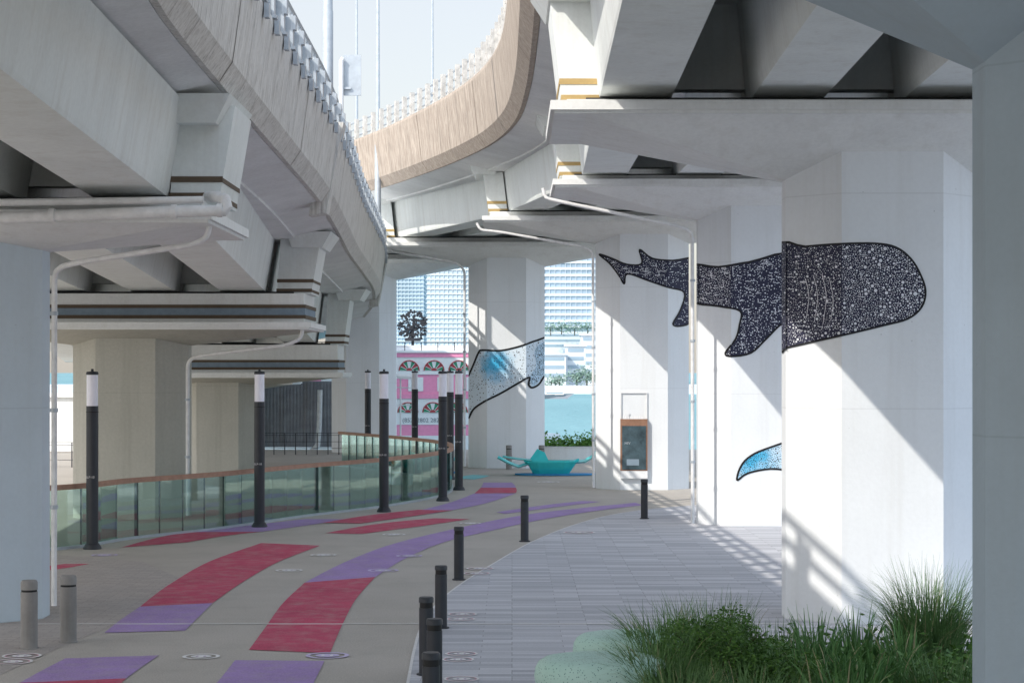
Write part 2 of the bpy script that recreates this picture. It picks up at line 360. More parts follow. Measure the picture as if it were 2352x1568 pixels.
mk=[(664,1310,35,'disc','white painted ground disc on asphalt left of the central red band','w'),
(743,1275,34,'disc','small white ground disc just beyond the end of the left red band','w'),
(462,1508,48,'disc','largest white ground disc on asphalt, between the two near purple patches','w'),
(905,1228,30,'disc','white ground disc between far red stripe and long purple band','w'),
(1080,1202,28,'disc','far white ground disc near the tip of the far red stripe','w'),
(940,1277,34,'lilac','lilac ground disc on the edge of the long purple band','w'),
(880,1310,40,'lilac','lilac and white ground disc at the near end of the long purple band','w'),
(752,1506,56,'lilac','lilac ground disc at the near end of the right red band','w'),
(240,1275,34,'lilac','lilac ground disc on brown pavers near the glass balustrade','w'),
(50,1507,50,'disc','white ringed ground disc in front of the two grey bollards','p'),
(30,1520,50,'disc','white ringed ground disc nearest the bottom left corner','p'),
(1103,1306,36,'disc','ringed ground disc on plank paving, farther one of the pair right of the middle bollard','p'),
(1095,1317,36,'disc','ringed ground disc on plank paving, nearer one of the pair right of the middle bollard','p'),
(1062,1411,38,'disc','ringed ground disc on plank paving, farther of the pair beside the fourth bollard','p'),
(1058,1422,38,'disc','ringed ground disc on plank paving, nearer of the pair beside the fourth bollard','p'),
(1060,1502,42,'disc','ringed ground disc on plank paving, farther of the pair beside the nearest bollards','p'),
(1052,1515,42,'disc','ringed ground disc on plank paving, nearer of the pair beside the nearest bollards','p'),
(1060,1560,46,'disc','ringed ground disc at the bottom edge right of the nearest bollard','p'),
(1330,1223,42,'disc','ringed ground disc on plank paving left of the far bollard by the columns','p'),
(1260,1107,30,'disc','tiny white ground disc in front of the turquoise boat seat','w')]
for i,(px,py,r,mt,lab,k) in enumerate(mk):
    c=G(px,py); R=r*.90*c.y/F; z=.0125+(.002 if i%2 else 0); m=MB()
    circ=lambda rr,zz,cx=0,cy=0,sx=1,sy=1:[(c.x+cx+rr*sx*math.cos(a*math.pi/14),c.y+cy+rr*sy*math.sin(a*math.pi/14),zz) for a in range(28)]
    def ann(r0,r1,zz,mi):
        a=circ(r0,zz); b=circ(r1,zz); m.add(a+b,[(q,(q+1)%28,28+(q+1)%28,28+q) for q in range(28)],mi)
    if k=='p': ann(R*.78,R*.86,z,1); ann(R*.861,R,z,0); m.add(circ(R*.50,z),[list(range(28))],0)
    else: ann(R*.80,R,z,0); m.add(circ(R*.55,z),[list(range(28))],0)
    for s in (-1,1):
        m.add(circ(R*.11,z+.002,s*R*.2,-R*.05,.7,2.2),[list(range(28))],2)
    o=m.build('ground_disc',[mt,'pinkring','mark' if mt=='disc' else 'disc'],fix=False)
    tag(o,lab,'ground marking','printed discs on the walkway')

# ------------------------------------------------------------ murals
def pip(x,y,poly):
    c=False; n=len(poly)
    for i in range(n):
        a=poly[i]; b=poly[i-1]
        if (a[1]>y)!=(b[1]>y) and x<(b[0]-a[0])*(y-a[1])/(b[1]-a[1]+1e-9)+a[0]: c=not c
    return c
def clipx(poly,x0,x1):
    for X,s in ((x0,1),(x1,-1)):
        out=[]
        for i in range(len(poly)):
            a=poly[i-1]; b=poly[i]; ia=(a[0]-X)*s>=0; ib=(b[0]-X)*s>=0
            if ia!=ib:
                t=(X-a[0])/(b[0]-a[0]); out.append((X,a[1]+t*(b[1]-a[1])))
            if ib: out.append(b)
        poly=out
        if len(poly)<3: return []
    return poly
O=Vector((0,0,H))
def octo(cx,cy): return [(cx-.78,cy-1),(cx+.78,cy-1),(cx+1.53,cy-.25),(cx+1.53,cy+.25),(cx+.78,cy+1),(cx-.78,cy+1),(cx-1.53,cy+.25),(cx-1.53,cy-.25)]
def mural(root,cx,cy,poly,xr,fillm,ndots,rr,strokes,dark_dots=False,ow=5,lines=(),z0=0.0,focus=None,gap=.9,vfrac=.2):
    o=octo(cx,cy); faces=[(o[6],o[7]),(o[7],o[0]),(o[0],o[1]),(o[1],o[2])]
    sp=[(p.x,p.y) for p in catmull([Vector((a,b,0)) for a,b in poly],4,True)]
    m=MB(); rnd=random.Random(7)
    for A,B in faces:
        nx,ny=(B[1]-A[1]),-(B[0]-A[0]); n=Vector((nx,ny,0)).normalized()
        xa=CX+A[0]/A[1]*F; xb=CX+B[0]/B[1]*F
        if xb<=xa+1: continue
        x0=max(xa,xr[0]); x1=min(xb,xr[1])
        if x1<=x0: continue
        def up(x,y,off):
            r=Vector(((x-CX)/F,1,-(y-HY)/F)); q=Vector((A[0],A[1],0))+n*(off+z0)
            return O+r*((q-O).dot(n)/r.dot(n))
        cp=clipx(sp,x0,x1)
        if len(cp)<3: continue
        tr=tessellate_polygon([[Vector((a,b,0)) for a,b in cp]])
        m.add([up(a,b,.005) for a,b in cp],[list(t) for t in tr],0)
        pts=[]; tries=0
        area=ndots*(x1-x0)/(xr[1]-xr[0])
        ys=[b for a,b in cp]; ymin,ymax=min(ys),max(ys)
        while len(pts)<area and tries<area*12:
            tries+=1; x=rnd.uniform(x0,x1); y=rnd.uniform(ymin,ymax)
            r=rnd.choice(rr)*rnd.uniform(.7,1.2)
            if focus: r*=min(1.2,max(.6,(x-focus[0])/(focus[1]-focus[0])*.6+.6))
            if x-r<x0 or x+r>x1 or not(pip(x,y-r-2,cp) and pip(x,y+r+2,cp)): continue
            if any((x-a)**2+(y-b)**2<(r+c+gap)**2 for a,b,c in pts): continue
            pts.append((x,y,r))
            m.add([up(x+r*math.cos(k*math.pi/4),y+r*math.sin(k*math.pi/4),.009) for k in range(8)],[list(range(8))],2 if dark_dots else 1)
        for k in range(int(strokes*(x1-x0)/(xr[1]-xr[0]))):
            x=rnd.uniform(x0,x1); y=rnd.uniform(ymin,ymax); L=rnd.uniform(4,14); v=rnd.random()<vfrac
            e=[(x,y),(x+(1 if v else L),y+(L*1.4 if v else rnd.uniform(-2,2)))]
            if not all(pip(a,b+s,cp) for a,b in e for s in(-3,3)) or e[1][0]>x1: continue
            h=.7
            if v: m.add([up(e[0][0],e[0][1],.011),up(min(x1,e[0][0]+1.6),e[0][1],.011),up(min(x1,e[1][0]+1.6),e[1][1],.011),up(e[1][0],e[1][1],.011)],[(0,1,2,3)],1)
            else: m.add([up(e[0][0],e[0][1]-h,.011),up(e[1][0],e[1][1]-h,.011),up(e[1][0],e[1][1]+h,.011),up(e[0][0],e[0][1]+h,.011)],[(0,1,2,3)],1)
        segs=[(sp[i-1],sp[i],ow*.5,2) for i in range(len(sp))]
        for L in lines:
            q=[(p.x,p.y) for p in catmull([Vector((a,b,0)) for a,b in L],4)]
            segs+=[(a,b,.6,1) for a,b in zip(q,q[1:])]
        for a,b,hw,mi in segs:
            if hw<=0: continue
            if max(a[0],b[0])<x0 or min(a[0],b[0])>x1: continue
            if a[0]>b[0]: a,b=b,a
            if b[0]-a[0]>1e-6:
                if a[0]<x0: t=(x0-a[0])/(b[0]-a[0]); a=(x0,a[1]+t*(b[1]-a[1]))
                if b[0]>x1: t=(x1-a[0])/(b[0]-a[0]); b=(x1,a[1]+t*(b[1]-a[1]))
            dx,dy=b[0]-a[0],b[1]-a[1]; l=math.hypot(dx,dy)
            if l<.01: continue
            dx/=l; dy/=l; ax,ay=a[0]-dx*hw*.3,a[1]-dy*hw*.3; bx,by=b[0]+dx*hw*.3,b[1]+dy*hw*.3
            cl=lambda v:min(max(v,x0),x1)
            m.add([up(cl(ax-dy*hw),ay+dx*hw,.013),up(cl(bx-dy*hw),by+dx*hw,.013),up(cl(bx+dy*hw),by-dx*hw,.013),up(cl(ax+dy*hw),ay-dx*hw,.013)],[(0,1,2,3)],mi)
    ob=m.build('mural',[fillm,'mwhite','mblack'],root,fix=False); return ob

# ------------------------------------------------------------ piers
def pier(cx,cy,zc,lz,gz,label,mat='paint',hl=(-5.2,5.2),fl=(-4.72,4.72),block=None,soff=0,bands='gold',grp='viaduct piers',capm='cap'):
    r=empty('viaduct_pier',(cx,cy,0),label,'bridge pier',grp)
    MB().prism(octo(cx,cy),-.3,lz+.02).build('column',mat,r)
    b=[(cx-1.525,cy-.245,zc),(cx+1.525,cy-.245,zc),(cx+1.525,cy+.245,zc),(cx-1.525,cy+.245,zc)]
    t=[(cx+fl[0],cy-1.94,lz),(cx+fl[1],cy-1.94,lz),(cx+fl[1],cy+1.94,lz),(cx+fl[0],cy+1.94,lz)]
    MB().hexa(b,t).build('flared_cap',capm,r)
    m=MB().box(cx+hl[0],cx+hl[1],cy-2.02,cy+2.02,lz+.001,lz+.05); m.box(cx+hl[0]-.06,cx+hl[1]+.06,cy-2.08,cy+2.08,lz+.05,lz+.19); m.build('cap_lip','cap',r)
    st=gz-.06
    m=MB().box(cx+hl[0]+.2,cx+hl[1]-.2,cy-1.35,cy+1.35,lz+.191,st); m.build('bearing_shelf','cap',r)
    if gz-lz>.7:
        z=lz+.3; m=MB(); m.box(cx+hl[0]+.15,cx+hl[1]-.15,cy-1.38,cy+1.38,z,z+.09,0); m.box(cx+hl[0]+.17,cx+hl[1]-.17,cy-1.37,cy+1.37,z+.09,z+.27,1); m.box(cx+hl[0]+.15,cx+hl[1]-.15,cy-1.38,cy+1.38,z+.27,z+.36,0)
        m.build('shelf_stripe',['brown','slate'],r)
    MB().box(cx+hl[0]+.5,cx+hl[1]-.5,cy-1.1,cy+1.1,st,gz-.002).build('bearing_strip','black',r)
    if block:
        for (a,b,da,db) in block:
            z0=st; z1=soff
            bb=[(cx+a,cy-.95,z0-.0),(cx+b,cy-.95,z0),(cx+b,cy+.95,z0),(cx+a,cy+.95,z0)]
            tt=[(cx+a+da,cy-.95,z1),(cx+b+db,cy-.95,z1),(cx+b+db,cy+.95,z1),(cx+a+da,cy+.95,z1)]
            q=MB().hexa(bb,tt).build('end_block','girder',r)
            m=MB()
            for z in ((.03,.28) if bands=='gold' else (.05,.3)):
                ka=z/(z1-z0)*da; kb=z/(z1-z0)*db
                m.box(cx+a+ka-.012,cx+b+kb+.012,cy-.965,cy+.965,z0+z,z0+z+.09)
            m.build('stripe','gold' if bands=='gold' else 'brown',q)
    return r
RP=[(5.75,18,6.65,8.05,8.40),(5.83,31.5,6.89,7.70,8.06),(6.26,50.8,7.71,8.39,8.80),(4.30,65.9,8.08,8.66,9.10),(-.22,80.2,8.07,8.74,9.2),(-7.05,95,8.2,8.9,9.4),(-16,107,8.4,9.1,9.6)]
rz=[9.35,9.68,10.05,10.36,10.6,10.8,10.95]
rl=['near shaded viaduct pier cut by the right edge of the photo','large white pier with the head of the spotted shark mural','white pier with the shark body and the tip of a blue tail painted low','white pier with the shark tail and the timber information board','white pier with the pale blue whale painted on it, by the turquoise seat','far white pier left of the pink ferry','farthest pier of the right viaduct behind the curving parapet']
RR=[]
for i,(a,z0) in enumerate(zip(RP,rz)):
    RR.append(pier(*a,rl[i],mat='paint_shade' if i==0 else 'paint',fl=(-3.9,3.9) if i==0 else (-4.72,4.72),block=[(-5.06,-4.45,-.2,-.15),(4.45,5.06,.15,.2)],soff=z0,grp='right viaduct piers',capm='paint_shade' if i==0 else 'cap'))
LP=[(-8.9,31.5,5.78,6.08,6.54),(-10.1,53,4.56,4.94,5.95),(-10.95,75,3.3,3.62,4.9),(-15,98,2.8,3.2,4.3)]
ls=[7.95,7.35,6.75,6.0]
ll=['left viaduct pier at the left edge behind two grey bollards','left viaduct pier behind the glass balustrade, with a drain pipe at its right side','third pier of the left viaduct, in yellowish shade beside grey cladding','farthest pier of the left viaduct']
hl=[(-4.4,4.4),(-4.4,4.9),(-4.4,4.7),(-4.4,4.4)]
bk=[(3.65,4.4),(3.95,4.85),(4.0,4.7),(3.8,4.4)]
LR=[]
for i,a in enumerate(LP):
    LR.append(pier(*a,ll[i],mat='paint_shade_l' if i==0 else 'bounce',hl=hl[i],fl=(-4.1,hl[i][1]-.3),block=[(bk[i][0],bk[i][1],.10,.25)],soff=ls[i],bands='brown',grp='left viaduct piers',capm='cap' if i==0 else 'bounce'))
shark3=[(1376,584),(1405,593),(1440,607),(1474,605),(1469,573),(1498,593),(1545,598),(1612,595),(1612,670),(1600,672),(1598,702),(1590,738),(1562,749),(1546,743),(1563,712),(1572,672),(1535,660),(1490,645),(1441,629),(1434,652),(1421,632),(1400,605)]
shark2=[(1585,612),(1650,613),(1720,602),(1830,590),(1830,760),(1800,742),(1760,778),(1725,810),(1680,818),(1666,810),(1690,778),(1699,745),(1700,714),(1650,703),(1585,688)]
shark1=[(1785,574),(1850,566),(1930,560),(2010,559),(2058,568),(2092,594),(2114,630),(2126,668),(2117,705),(2085,732),(2030,747),(1960,764),(1880,782),(1808,798),(1785,803)]
gills=[[(1850,640),(1858,680),(1852,730)],[(1868,632),(1878,680),(1870,740)],[(1888,630),(1898,680),(1890,745)],[(1905,640),(1914,690),(1908,735)]]
mural(RR[1],5.83,31.5,shark1,(1795,2135),'navy',2800,(1.0,1.1,1.3,1.6,2.2,3.6),90,lines=gills,focus=(1795,2100),gap=1.0,vfrac=.05,ow=4.5)
mural(RR[2],6.26,50.8,shark2,(1590,1830),'navy',1250,(.8,1.0,1.3,1.7),200,gap=.9,vfrac=.08,ow=4.5)
mural(RR[3],4.30,65.9,shark3,(1370,1612),'navy',520,(.7,.9,1.2),140,ow=3.5,gap=.9,vfrac=.05)
w4=[(1099,810),(1108,804),(1150,805),(1195,795),(1235,781),(1280,772),(1280,838),(1252,862),(1238,882),(1222,890),(1214,882),(1216,866),(1188,881),(1150,903),(1112,922),(1087,940),(1073,965),(1050,985),(1055,915),(1072,872),(1087,838)]
mural(RR[4],-.22,80.2,w4,(1060,1262),'mblue',420,(.8,1.0,1.4),0,dark_dots=True,ow=4.5)
w4b=[(1228,810),(1240,790),(1280,778),(1280,836),(1250,860),(1234,880),(1222,885),(1219,862),(1232,840)]
mural(RR[4],-.22,80.2,w4b,(1060,1262),'mmid',500,(.9,1.2,1.5),0,dark_dots=True,ow=0,z0=.009)
w2=[(1693,1102),(1699,1076),(1717,1052),(1755,1032),(1830,1014),(1830,1074),(1770,1076),(1732,1082),(1710,1090)]
mural(RR[2],6.26,50.8,w2,(1685,1830),'mblue',420,(.9,1.2,1.6),0,dark_dots=True,ow=4.5)

# ------------------------------------------------------------ viaduct decks
def viaduct(label,edge,side,W,parprof,parmat,piers,soffs,offs,gw,post_rng,post_step,kind):
    path=resample(catmull([Vector(e) for e in edge],12),1.6)
    r=empty('viaduct_deck',(edge[0][0],edge[0][1],0),label,'road viaduct')
    m=MB(); sweep(m,path,side,[(.12,.02),(1.1,-.2),(1.1,-.26),(W-1.1,-.26),(W-.15,-.02),(W-.15,.5),(.12,.5)]); m.build('deck_slab','soffit',r)
    m=MB(); sweep(m,path,side,parprof); m.build('parapet',parmat,r)
    m=MB(); sweep(m,path,side,[(W-u,v) for u,v in parprof]); m.build('parapet',parmat,r)
    F2=frames(path,side)
    for i in range(8,len(path)-4):
        p,n,t=F2[i]
        if not(24<p.y<96): continue
        big=(i%6==2)
        a=[(u-.006,v) for u,v in parprof[:3]]; m=MB(); hw=.018 if big else .008
        vs=[p+t*s+n*u+Vector((0,0,v)) for s in(-hw,hw) for u,v in a]
        m.add(vs,[(0,1,4,3),(1,2,5,4)]); m.build('panel_joint','brown' if big else 'joint',r,fix=False)
    for i in range(len(piers)-1):
        A=piers[i]; B=piers[i+1]
        for k,of in enumerate(offs):
            rings=[]
            for (c,g,s,sg) in ((A,A[4],soffs[i],.25),(B,B[4],soffs[i+1],-.25)):
                x=c[0]+of; y=c[1]+sg
                rings.append([Vector((x-gw[0],y,g)),Vector((x+gw[0],y,g)),Vector((x+gw[0]+.02,y,g+.06)),Vector((x+gw[1],y,s+.05)),Vector((x-gw[1],y,s+.05)),Vector((x-gw[0]-.02,y,g+.06))])
            MB().loft(rings).build('girder','girder',r)
    for i,c in enumerate(piers):
        MB().box(c[0]+min(offs)-.3,c[0]+max(offs)+.3,c[1]-.2,c[1]+.2,c[4]+.25,soffs[i]+.1).build('diaphragm','girder',r)
    fr=frames(resample(catmull([Vector(e) for e in edge],12),post_step),side)
    top=max(v for u,v in parprof); ut=[u for u,v in parprof if v>top-.1]; um=sum(ut)/len(ut)
    rails=[[],[],[]]
    for p,n,t in fr:
        if not(post_rng[0]<p.y<post_rng[1]): continue
        b=p+n*um+Vector((0,0,top))
        m=MB()
        def bx(u0,u1,t0,t1,z0,z1,mi=0):
            q=[b+n*u+t*tt for u,tt in((u0,t0),(u1,t0),(u1,t1),(u0,t1))]
            m.hexa([v+Vector((0,0,z0)) for v in q],[v+Vector((0,0,z1)) for v in q],mi)
        if kind=='slim':
            bx(-.09,.09,-.12,.12,-.01,.06); bx(-.07,.07,-.10,.10,.06,.80); bx(-.1,.08,-.04,.04,.3,.36)
            hs=(.2,.47,.74)
        else:
            bx(-.16,.14,-.12,.12,-.012,.04); bx(-.12,-.08,-.11,.11,.04,.62); bx(.04,.08,-.11,.11,.04,.6); bx(-.08,.04,-.015,.015,.05,.6)
            bx(-.2,-.12,-.1,.1,-.28,-.05); bx(-.17,-.12,-.12,.12,.35,.6)
            hs=(.22,.62,1.0)
            bx(.04,.09,-.05,.05,.6,1.0)
        m.build('railing_post','galv' if kind!='slim' else 'steelp',r)
        for k,h in enumerate(hs): rails[k].append(b+n*.09+Vector((0,0,h)))
    for rr in rails:
        if len(rr)>1: MB().tube(rr,.04 if kind=='slim' else .07,6).build('rail','galv',r,True)
    return r,path
RE=[(-.6,-40,8.9),(-.6,-10,9.1),(-.6,8,9.35),(-.4,15,9.5),(.3,20,9.62),(.36,25,9.75),(.37,31,9.9),(.37,37,10.03),(.3,45,10.22),(.05,52,10.37),(-.6,58,10.5),(-1.76,64,10.63),(-3.3,70,10.73),(-5.1,76,10.82),(-7.7,83,10.92),(-11,90,11.0),(-18,102,11.1),(-27,112,11.2)]  # out-of-view near end swung left to shade the near pier
LE=[(-.9,-40,8.9),(-.9,0,8.9),(-.9,8,8.8),(-1.3,14,8.65),(-3.7,19,8.5),(-4.28,24,8.36),(-4.38,30,8.2),(-4.38,38,7.98),(-4.38,45,7.78),(-4.56,52,7.58),(-4.85,60,7.36),(-5.02,68,7.16),(-5.25,76,6.97),(-5.8,84,6.72),(-6.6,91,6.48),(-8.4,105,6.1),(-11.4,120,5.8),(-17,136,5.5)]  # unseen near end bent right, shaped to keep sun off the near pier
pr=[(0,0),(-.24,.35),(-.42,1.95),(-.40,2.05),(-.12,2.05),(.02,1.0),(.11,.02)]
pl=[(0,0),(-.2,.3),(-.38,1.62),(-.36,1.72),(-.08,1.72),(.02,.9),(.11,.02)]
rpp=[(5.7,-20,6,7.1,7.3)]+RP; rss=[8.8]+rz
VR,pR=viaduct('right viaduct whose brown weathered parapet curves to the left in the distance',RE,1,11.6,pr,'parR',rpp,rss,[-3.93,-1.59,.75,3.1],(.55,.72),(36,95),1.25,'slim')
lpp=[(-8.6,8,6,6.5,7.35)]+LP; lss=[8.6]+ls
VL,pL=viaduct('left viaduct with pale streaked parapet and chunky railing posts, sloping down',LE,-1,13,pl,'parL',lpp,lss,[3.02,.68,-1.66,-4.0,-6.34],(.58,.84),(16,92),1.4,'bracket')
for e in [(-4.38,46.2,7.76),(-5.6,82,6.78)]:
    m=MB(); x,y,z=e
    m.hexa([(x-.3,y-.35,z-.30),(x+.1,y-.35,z-.24),(x+.1,y+.35,z-.24),(x-.3,y+.35,z-.30)],[(x+.05,y-.35,z+1.85),(x+.50,y-.35,z+1.85),(x+.50,y+.35,z+1.85),(x+.05,y+.35,z+1.85)])
    m.build('joint_block','parL',VL)
for (x,y,z,h) in [(-4.75,31.3,7.75,.32),(-5.2,53,7.2,.3),(-5.9,75,6.6,.3)]:
    MB().hexa([(x-.55,y-1.1,z-.1),(x+.25,y-1.1,z-.1),(x+.25,y+1.1,z-.1),(x-.55,y+1.1,z-.1)],[(x-.65,y-1.3,z+h),(x+.5,y-1.3,z+h),(x+.5,y+1.3,z+h),(x-.65,y+1.3,z+h)]).build('corbel','girder',VL)
for (x,y,z) in [(.75,31.5,9.55),(1.0,50.8,9.98),(-1.0,65.9,10.28),(-5.3,80.2,10.5)]:
    MB().hexa([(x-.2,y-1.1,z),(x+.45,y-1.1,z),(x+.45,y+1.1,z),(x-.2,y+1.1,z)],[(x-.45,y-1.2,z+.4),(x+.6,y-1.2,z+.4),(x+.6,y+1.2,z+.4),(x-.45,y+1.2,z+.4)]).build('corbel','girder',VR)

# ------------------------------------------------------------ drain pipes
def pipe(pts,r,label,mat='pipe'):
    pts=[Vector(p) for p in pts]; q=[pts[0]]
    for a,b,c in zip(pts,pts[1:],pts[2:]):
        d1=(a-b); d2=(c-b); e=min(.18,d1.length*.4,d2.length*.4)
        p0=b+d1.normalized()*e; p1=b+d2.normalized()*e
        q+=[p0,(p0+2*b+p1)/4,p1]
    q.append(pts[-1])
    ro=empty('drain_pipe',q[-1],label,'drain pipe','drain pipes on the piers')
    MB().tube(q,r,10).build('pipe_run',mat,ro,True)
    a,b=q[-2],q[-1]
    if abs(a.z-b.z)>1:
        n=int(abs(a.z-b.z)//1.6)
        for k in range(1,n+1):
            z=b.z+k*1.5; MB().lathe([(r*1.45,0),(r*1.45,.06)],(b.x,b.y,z),12).build('bracket','galv',ro)
    return ro
pipe([P(482,512,30.2),P(475,548,30.2),P(440,562,30.2),P(170,604,30.6),P(125,618,30.9),Vector(((124-CX)*30.9/F,30.9,.25))],.045,'thin white drain pipe down the pier at the left edge')
pipe([P(695,757,51.2),P(690,778,51.2),P(660,792,51.2),P(450,818,52),P(431,830,52.2),Vector(((431-CX)*52.2/F,52.2,.1))],.05,'thin drain pipe down the pier behind the glass balustrade')
pipe([P(1247,432,49),P(1252,455,49),P(1300,466,49),P(1560,519,49.3),P(1590,532,49.5),Vector(((1591-CX)*49.5/F,49.5,.1))],.045,'white drain pipe down the left side of the pier with the blue tail mural')
pipe([P(1095,512,64),P(1103,528,64),P(1150,533,64),P(1340,566,64.3),P(1362,580,64.5),Vector(((1363-CX)*64.5/F,64.5,.1))],.045,'white drain pipe down the left side of the pier with the information board')
pipe([P(890,560,79),P(900,577,79),P(940,583,79),P(1050,604,79),P(1067,620,79),Vector(((1067-CX)*79/F,79,.1))],.05,'white drain pipe down the left side of the pale whale pier')
ro=empty('drain_pipe',P(500,480,29),'thick white elbowed pipe under the left viaduct pier cap','drain pipe','drain pipes on the piers')
MB().tube([P(-300,505,29.2),P(0,500,29.2),P(400,486,29.2),P(495,484,29.2),P(515,484,29.2),P(521,475,29.2),P(517,458,29.2),P(500,452,29.4),P(478,452,30.2)],.085,14).build('pipe_run','pipe',ro,True)
MB().tube([P(-300,462,29.3),P(0,465,29.3),P(468,459,29.4)],.055,12).build('pipe_run','pipe',ro,True)
for x in (120,400,505): 
    a=P(x,498-(x/500)*15,29.2); MB().tube([a-Vector((.04,0,0)),a+Vector((.04,0,0))],.105,14).build('pipe_collar','pipe',ro,True)

# ------------------------------------------------------------ masts and sign on decks
def mast(px,yb,d,r0,r1,sleeve,label):
    b=P(px,yb,d); ro=empty('light_mast',b,label,'lamp mast','masts standing on the viaducts')
    zt=b.z+9.5
    MB().lathe([(r0,0),(r0,sleeve)],b,16).build('mast_sleeve','galv',ro,True)
    MB().lathe([(r1,0),(r1*.7,zt-b.z-sleeve)],b+Vector((0,0,sleeve-.01)),14).build('mast_pole','galv',ro,True)
    MB().lathe([(r0*1.6,-.25),(r0*1.6,.03)],b,16).build('mast_base','galv',ro,True)
mast(753,292,50,.135,.125,2.9,'thick grey mast rising from the end of the near left parapet')
mast(868,552,75,.12,.085,3.6,'tall slim mast at the far end of the left parapet')
mast(819,330,80.5,.065,.055,2.0,'thin mast on the right viaduct nearest the road sign')
mast(993,205,68,.045,.04,2.0,'thinnest mast, alone against the sky above the curving parapet')
ro=empty('road_sign',P(784,292,49.5),'grey backed road sign on a bent white tube above the left parapet','road sign')
MB().tube([P(784,292,49.5),P(784,140,49.5),P(788,134,49.5)],.055,10).build('sign_post','white',ro,True)
a=P(790,221,49.7);b=P(830,128,49.7)
MB().box(a.x,b.x,49.6,49.64,a.z,b.z).build('sign_panel','galv',ro)
MB().box(a.x-.13,b.x-.25,49.53,49.58,a.z+.15,a.z+.2).build('sign_clamp','galv',ro)
MB().tube([P(772,290,49.5),P(784,270,49.5)],.03,8).build('sign_brace','white',ro,True)

# ------------------------------------------------------------ lamp columns
def lamp():
    r=empty('lamp_column',(0,0,0),'','street lamp')
    MB().lathe([(.2,0),(.2,.03),(.165,.09),(.145,.12),(.13,.13)],n=24).build('base_flange','char',r,True)
    MB().lathe([(.132,.12),(.132,3.12)],n=24).build('pole','char',r,True)
    MB().lathe([(.136,2.98),(.136,3.0)],n=24).build('groove_ring','ring',r)
    MB().lathe([(.122,3.12),(.122,3.8)],n=24).build('diffuser','diff',r,True)
    MB().lathe([(.135,3.8),(.135,3.84),(.12,3.87),(.03,3.875),(.03,3.93),(.0,3.93)],n=24).build('lamp_cap','char',r,True)
    text('SLP-10',.07,'line',r,(-.12,-.134,1.55),name='plate_lettering')
    return r
L0=lamp()
lamps=[(212,1257,'dark lamp column nearest the left edge in front of the glass balustrade'),(596,1207,'second dark lamp column from the left along the balustrade'),(882,1172,'dark lamp column in front of the far bend of the balustrade, third along the path'),
(1017,1147,'dark lamp column left of the two close ones at the balustrade tip'),(1054,1122,'dark lamp column at the tip of the balustrade, rightmost of the row'),(1034,1098,'dark lamp column half hidden between the two at the balustrade tip'),
(953,1064,'small far lamp column in front of the pink ferry'),(845,1060,'farthest lamp column on the left, before the far white pier')]
for i,(x,y,l) in enumerate(lamps):
    p=G(x,y+3)
    if i==0: L0.location=p; tag(L0,l,group='lamp columns along the path')
    else: dup(L0,p,l,'lamp columns along the path')

# ------------------------------------------------------------ bollards
def bollard():
    r=empty('bollard',(0,0,0),'','bollard')
    MB().lathe([(.125,0),(.125,.02),(.092,.03),(.092,.86)],n=22).build('post','char',r,True)
    MB().lathe([(.085,.86),(.085,.93)],n=22).build('light_slot','ring',r,True)
    MB().lathe([(.096,.93),(.096,.985),(.085,1.0),(0,1.003)],n=22).build('cap','char',r,True)
    return r
B0=bollard()
bl_=[((1480,1191),1.04,'dark bollard farthest away, near the information board'),((1205,1243),1.05,'dark bollard alone on the path edge, second farthest'),((1054,1331),.99,'third farthest dark bollard on the path edge'),((1013,1442),.95,'dark bollard just behind the cluster of three nearest ones'),
((979,1549),1.0,'leftmost bollard of the near cluster of three'),((998,1616),1.0,'rightmost bollard of the near cluster of three'),((990,1720),1.0,'nearest dark bollard cut by the bottom edge')]
for i,(p,s,l) in enumerate(bl_):
    q=G(*p)
    if i==0: B0.location=q; B0.scale=(1,1,s); tag(B0,l,group='dark bollards edging the path')
    else: dup(B0,q,l,'dark bollards edging the path',sc=(1,1,s))
r=empty('bollard',(0,0,0),'','bollard')
MB().lathe([(.135,0),(.135,.015),(.118,.02),(.118,.80)],n=22).build('post','steel',r,True)
MB().lathe([(.11,.80),(.11,.83)],n=22).build('groove_ring','ring',r,True)
MB().lathe([(.118,.83),(.118,.93),(.1,.96),(.0,.965)],n=22).build('cap','steel',r,True)
g0=r
for i,(p,l) in enumerate([((67,1489),'weathered grey steel bollard nearest the left edge'),((157,1474),'weathered grey steel bollard beside the thin drain pipe'),((1169,1078),'far grey bollard behind the bow of the turquoise seat'),((1244,1078),'far grey bollard behind the turquoise seat, right of its twin')]):
    q=G(*p)
    if i==0: g0.location=q; tag(g0,l,group='grey steel bollards')
    else: dup(g0,q,l,'grey steel bollards')

# ------------------------------------------------------------ glass balustrade
pl2=[(-14,40.5),(-10,43.1),((300-CX)*46/F,46),((500-CX)*48.8/F,48.8),((700-CX)*53/F,53),((880-CX)*56.8/F,56.8),((1010-CX)*61.5/F,61.5),((1038-CX)*66/F,66),((1010-CX)*70.5/F,70.5),((900-CX)*76/F,76),((780-CX)*81/F,81)]
cp=catmull([Vector((a,b,0)) for a,b in pl2],16)
r=empty('glass_balustrade',cp[0],'curved green glass balustrade with timber handrail along the path','balustrade')
fr=frames(cp,1)
m=MB(); m.loft([[p+n*u+Vector((0,0,z)) for u,z in((-.07,1.30),(.07,1.30),(.07,1.41),(-.07,1.41))] for p,n,t in fr]); m.build('handrail','wood',r)
m=MB(); m.loft([[p+n*u+Vector((0,0,z)) for u,z in((-.05,-.02),(.05,-.02),(.05,.06),(-.05,.06))] for p,n,t in fr]); m.build('base_channel','galv',r)
pp=resample(cp,.82)
